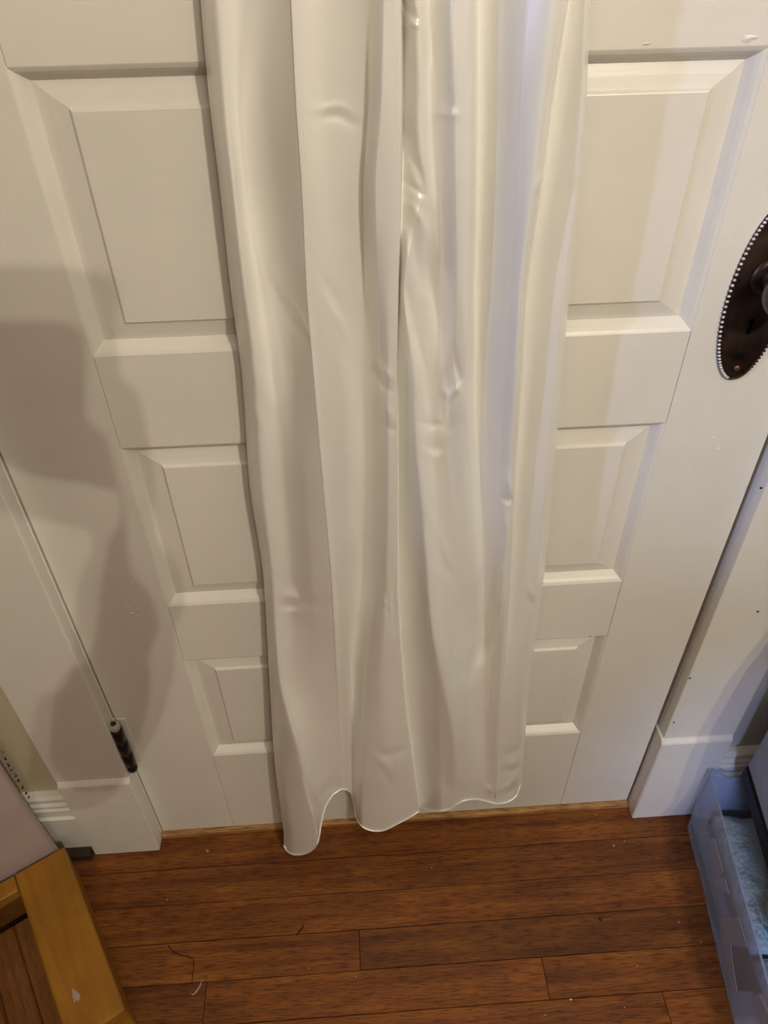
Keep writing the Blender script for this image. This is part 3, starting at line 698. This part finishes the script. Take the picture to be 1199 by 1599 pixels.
for px, py, lb in ((995, 1508, 'tiny white crumb on the floorboards just below the black bead'), (975, 1573, 'tiny pale crumb at the bottom right, right of the largest white crumb'),
                   (482, 1512, 'tiny pale crumb left of the short board joint at lower centre'), (556, 1525, 'tiny yellowish crumb just under the short board joint at lower centre'),
                   (261, 1405, 'tiny pale crumb right of the wooden step, above the hair strand'), (851, 1585, 'tiny pale crumb on the bottom edge below the left of the largest crumb'),
                   (1094, 1471, 'tiny white crumb close to the near side of the clear tote'), (674, 1355, 'tiny pale crumb on the floor under the right part of the gown hem'),
                   (975, 1313, 'tiny pale crumb near the right plinth block, on the first board'), (930, 1272, 'tiny pale crumb against the oak threshold at right'), (1060, 1440, 'tiny pale crumb in the shade left of the clear tote')):
    crumb(px, py, .0008, 'speck', 'crumb', lb, 'crumb', 'tiny crumbs on the floorboards')
pts = [at(px, py, 2, FZ+.0012) for px, py in ((262, 1477), (270, 1485), (282, 1492), (296, 1494), (302, 1500), (303, 1512), (301, 1520), (300, 1534))]
cm = pts[3].copy(); bm = bmesh.new(); tube(bm, [p-cm for p in pts], .00055, 5)
tag(link('hair_strand', bm, 'hair', None, True, loc=cm), label='dark curled hair strand lying on the floorboards at lower left', cat='hair')
def lint(px0, pts, name, label, mat):
    P = [at(a, b, 2, FZ+.0008) for a, b in pts]; cm = P[0].copy(); bm = bmesh.new()
    tube(bm, [p-cm for p in P], [.0006]+[.0014]*(len(P)-2)+[.0004], 6)
    tag(link(name, bm, mat, None, True, loc=cm), label=label, cat='lint')
lint(0, ((316, 1530), (312, 1540), (306, 1549), (302, 1553), (297, 1551)), 'lint_scrap', 'pale pinkish lint scrap below the hair strand on the floorboards', 'dust')
lint(0, ((474, 1444), (471, 1450), (466, 1457), (463, 1461)), 'dark_splinter', 'thin dark splinter on the floorboards below the gown', 'sub')

# ------------------------------------------------------------ outside the frame: ceiling lamp, added light blockers and light housings
fx = empty('ceiling_lamp', (.91, -1.35, RZ), label='two-bulb brass ceiling lamp behind the viewer', cat='lamp')
link('canopy', lathe(bmesh.new(), [(.06, -.03), (.065, -.005), (.06, -.0005)], n=24), 'brass', fx, True)
bm = bmesh.new(); tube(bm, [(0, 0, -.03), (0, 0, -.30)], .006); link('rod', bm, 'brass', fx)
bm = bmesh.new(); tube(bm, [(0, 0, -.30), (.02, 0, -.34), (.02, 0, RZ*0-.56)], .006); link('arm', bm, 'brass', fx)
bm = bmesh.new(); tube(bm, [(0, 0, -.30), (-.02, 0, -.34), (-.02, 0, -.61)], .006); link('arm', bm, 'brass', fx)
db = empty('low_light_blocker', (-.60, -.91, FZ), label='added low brown light blocker left of the frame', cat='low_light_blocker')  # unseen piece added to cut off the cool light low down
link('carcass', box(-.40, .25, -.35, .35, .08, 1.05-FZ, bev=.004), 'furniture', db)
for i in range(4):
    d_ = link('drawer', box(.25, .268, -.33, .33, .12+.23*i, .33+.23*i, bev=.003), 'furniture', db)
for p in ((-.38, -.33), (-.38, .30), (.20, -.33), (.20, .30)): link('leg', box(p[0], p[0]+.04, p[1], p[1]+.04, 0, .08), 'furniture', db)
wd = empty('tall_light_blocker', (-.79, -.285, FZ), label='added tall brown light blocker in the left corner outside the frame', cat='tall_light_blocker')  # unseen piece added to keep the cool light off the left side
link('carcass', box(-.45, .43, -.225, .265, .06, 2.0, bev=.004), 'furniture', wd)
link('plinth', box(-.43, .43, -.20, .24, 0, .06), 'furniture', wd)
for s_ in (-1, 1): link('blocker_door', box(*(sorted((s_*.004, s_*.43))), -.245, -.2255, .08, 1.98, bev=.003), 'furniture', wd)
ch = empty('shadow_blocker', (1.12, -.56, FZ), label='added charcoal shadow blocker shaped as a seat right of the frame', cat='light_blocker')  # invented object, its back shaped to cast the shadow on the right casing
yc = -.48; bp = []
for px, py, ax, v in ((1290, 910, 1, -.02), (1199, 998, 1, -.02), (1110, 1110, 1, -.02), (1070, 1180, 1, -.02), (1046, 1250, 1, -.02), (1045, 1300, 2, FZ), (1065, 1420, 2, FZ), (1085, 1500, 2, FZ), (1112, 1599, 2, FZ)):
    p = at(px, py, ax, v); q = p.lerp(BULB_B, (yc-p.y)/(BULB_B.y-p.y)); bp.append((q.x-1.12, q.z-FZ))
bp += [(.20, bp[-1][1]-.01), (.27, .60), (.27, bp[0][1])]
bm = bmesh.new(); prism(bm, bp, 'y', .08, .12); link('blocker_back', bm, 'cloth_dark', ch)
link('seat', box(-.20, .24, -.36, .078, .34, .42, bev=.02, seg=3), 'cloth_dark', ch)
for p in ((-.15, .02), (.19, .02), (-.15, -.35), (.19, -.35)): link('leg', box(p[0], p[0]+.035, p[1], p[1]+.035, 0, .35), 'furniture', ch)
# added cutout standing in for the viewer's arms, shaped to cast the double door shadow
BO = [(-60,500),(100,502),(124,512),(134,535),(134,655),(150,668),(167,684),(183,745),(195,786),(199,850),(204,895),(236,928),(248,973),(243,1000),(232,1017),(236,1078),(226,1120),(215,1160),(190,1210),(150,1235),(95,1238),(58,1195),(60,1120),(66,1080),(98,1074),(118,1036),(128,995),(131,950),(142,870),(160,840),(163,815),(152,795),(100,784),(40,776),(-60,740)]
yo = -.69
cp_ = []
for px, py in BO:
    p = at(px, py, 1, 0); t = yo/BULB_B.y; q = p.lerp(BULB_B, t); cp_.append((q.x, q.z))
co = empty('shadow_cutout', (cp_[0][0], yo-.01, FZ), label='added dark cutout behind the viewer, shaped to cast the door shadow', cat='light blocker')
bm = bmesh.new(); prism(bm, [(a-cp_[0][0], b-FZ) for a, b in cp_], 'y', -.004, .010); link('cutout_panel', bm, 'cloth_dark', co)
link('pole', box(-.26, -.235, -.030, -.006, 0, 1.55), 'furniture', co); link('stand_foot', box(-.36, -.12, -.06, .02, 0, .02, bev=.004), 'furniture', co)
link('peg', box(-.25, .02, -.030, .012, cp_[0][1]-FZ-.02, cp_[0][1]-FZ-.005), 'furniture', co)
def behind(lname, w_, h_, d_, g):      # an added housing whose front face the lamp sits on
    L = bpy.data.objects[lname]; bm = box(-w_/2, w_/2, -h_/2, h_/2, g, g+d_, bev=.003)
    bmesh.ops.rotate(bm, cent=(0,0,0), matrix=L.rotation_euler.to_matrix(), verts=bm.verts[:]); return bm, L.location.copy()
bm, L0 = behind('cool_fill_light', .30, .20, .008, .003)
lt = empty('fill_light_stool', (L0.x, L0.y, FZ), label='added housing for the cool fill light behind the viewer', cat='light_housing')  # made-up body behind the added cool fill
link('light_backing', bm, 'slab_side', lt, loc=(0, 0, L0.z-FZ)); link('keyboard', box(-.15, .15, -.26, -.05, .285, .300, bev=.003), 'slab_side', lt)
link('screen_hinge', box(-.10, .10, -.06, -.02, .290, .345), 'slab_side', lt)
link('stool_top', box(-.17, .17, -.30, .0, .262, .285, bev=.004), 'furniture', lt)
for p in ((-.16, -.29), (.13, -.29), (-.16, -.04), (.13, -.04)): link('leg', box(p[0], p[0]+.03, p[1], p[1]+.03, 0, .262), 'furniture', lt)
bm, L0 = behind('cool_left_light', .24, .17, .010, .003)
tv = empty('cool_light_housing', (L0.x, L0.y, 1.05), label='made-up housing for the cool light left of the frame', cat='cool_light_housing')  # body invented to carry the cool left light
link('light_backing', bm, 'slab_side', tv, loc=(0, 0, L0.z-1.05)); link('stand', box(-.06, -.018, -.05, .05, 0, .18, bev=.003), 'slab_side', tv)
bm, L0 = behind('warm_fill_light', .56, .56, .12, .004)
fl_ = empty('fill_light_stand', (L0.x, L0.y, FZ), label='added tall housing for the warm fill light far behind the viewer', cat='lamp')  # body added around the warm fill light
link('fill_housing', bm, 'ceiling', fl_, loc=(0, 0, L0.z-FZ)); link('pole', box(-.012, .012, -.20, -.176, 0, 2.08), 'brass', fl_); link('lamp_base', box(-.14, .14, -.32, -.06, 0, .02, bev=.005), 'brass', fl_)
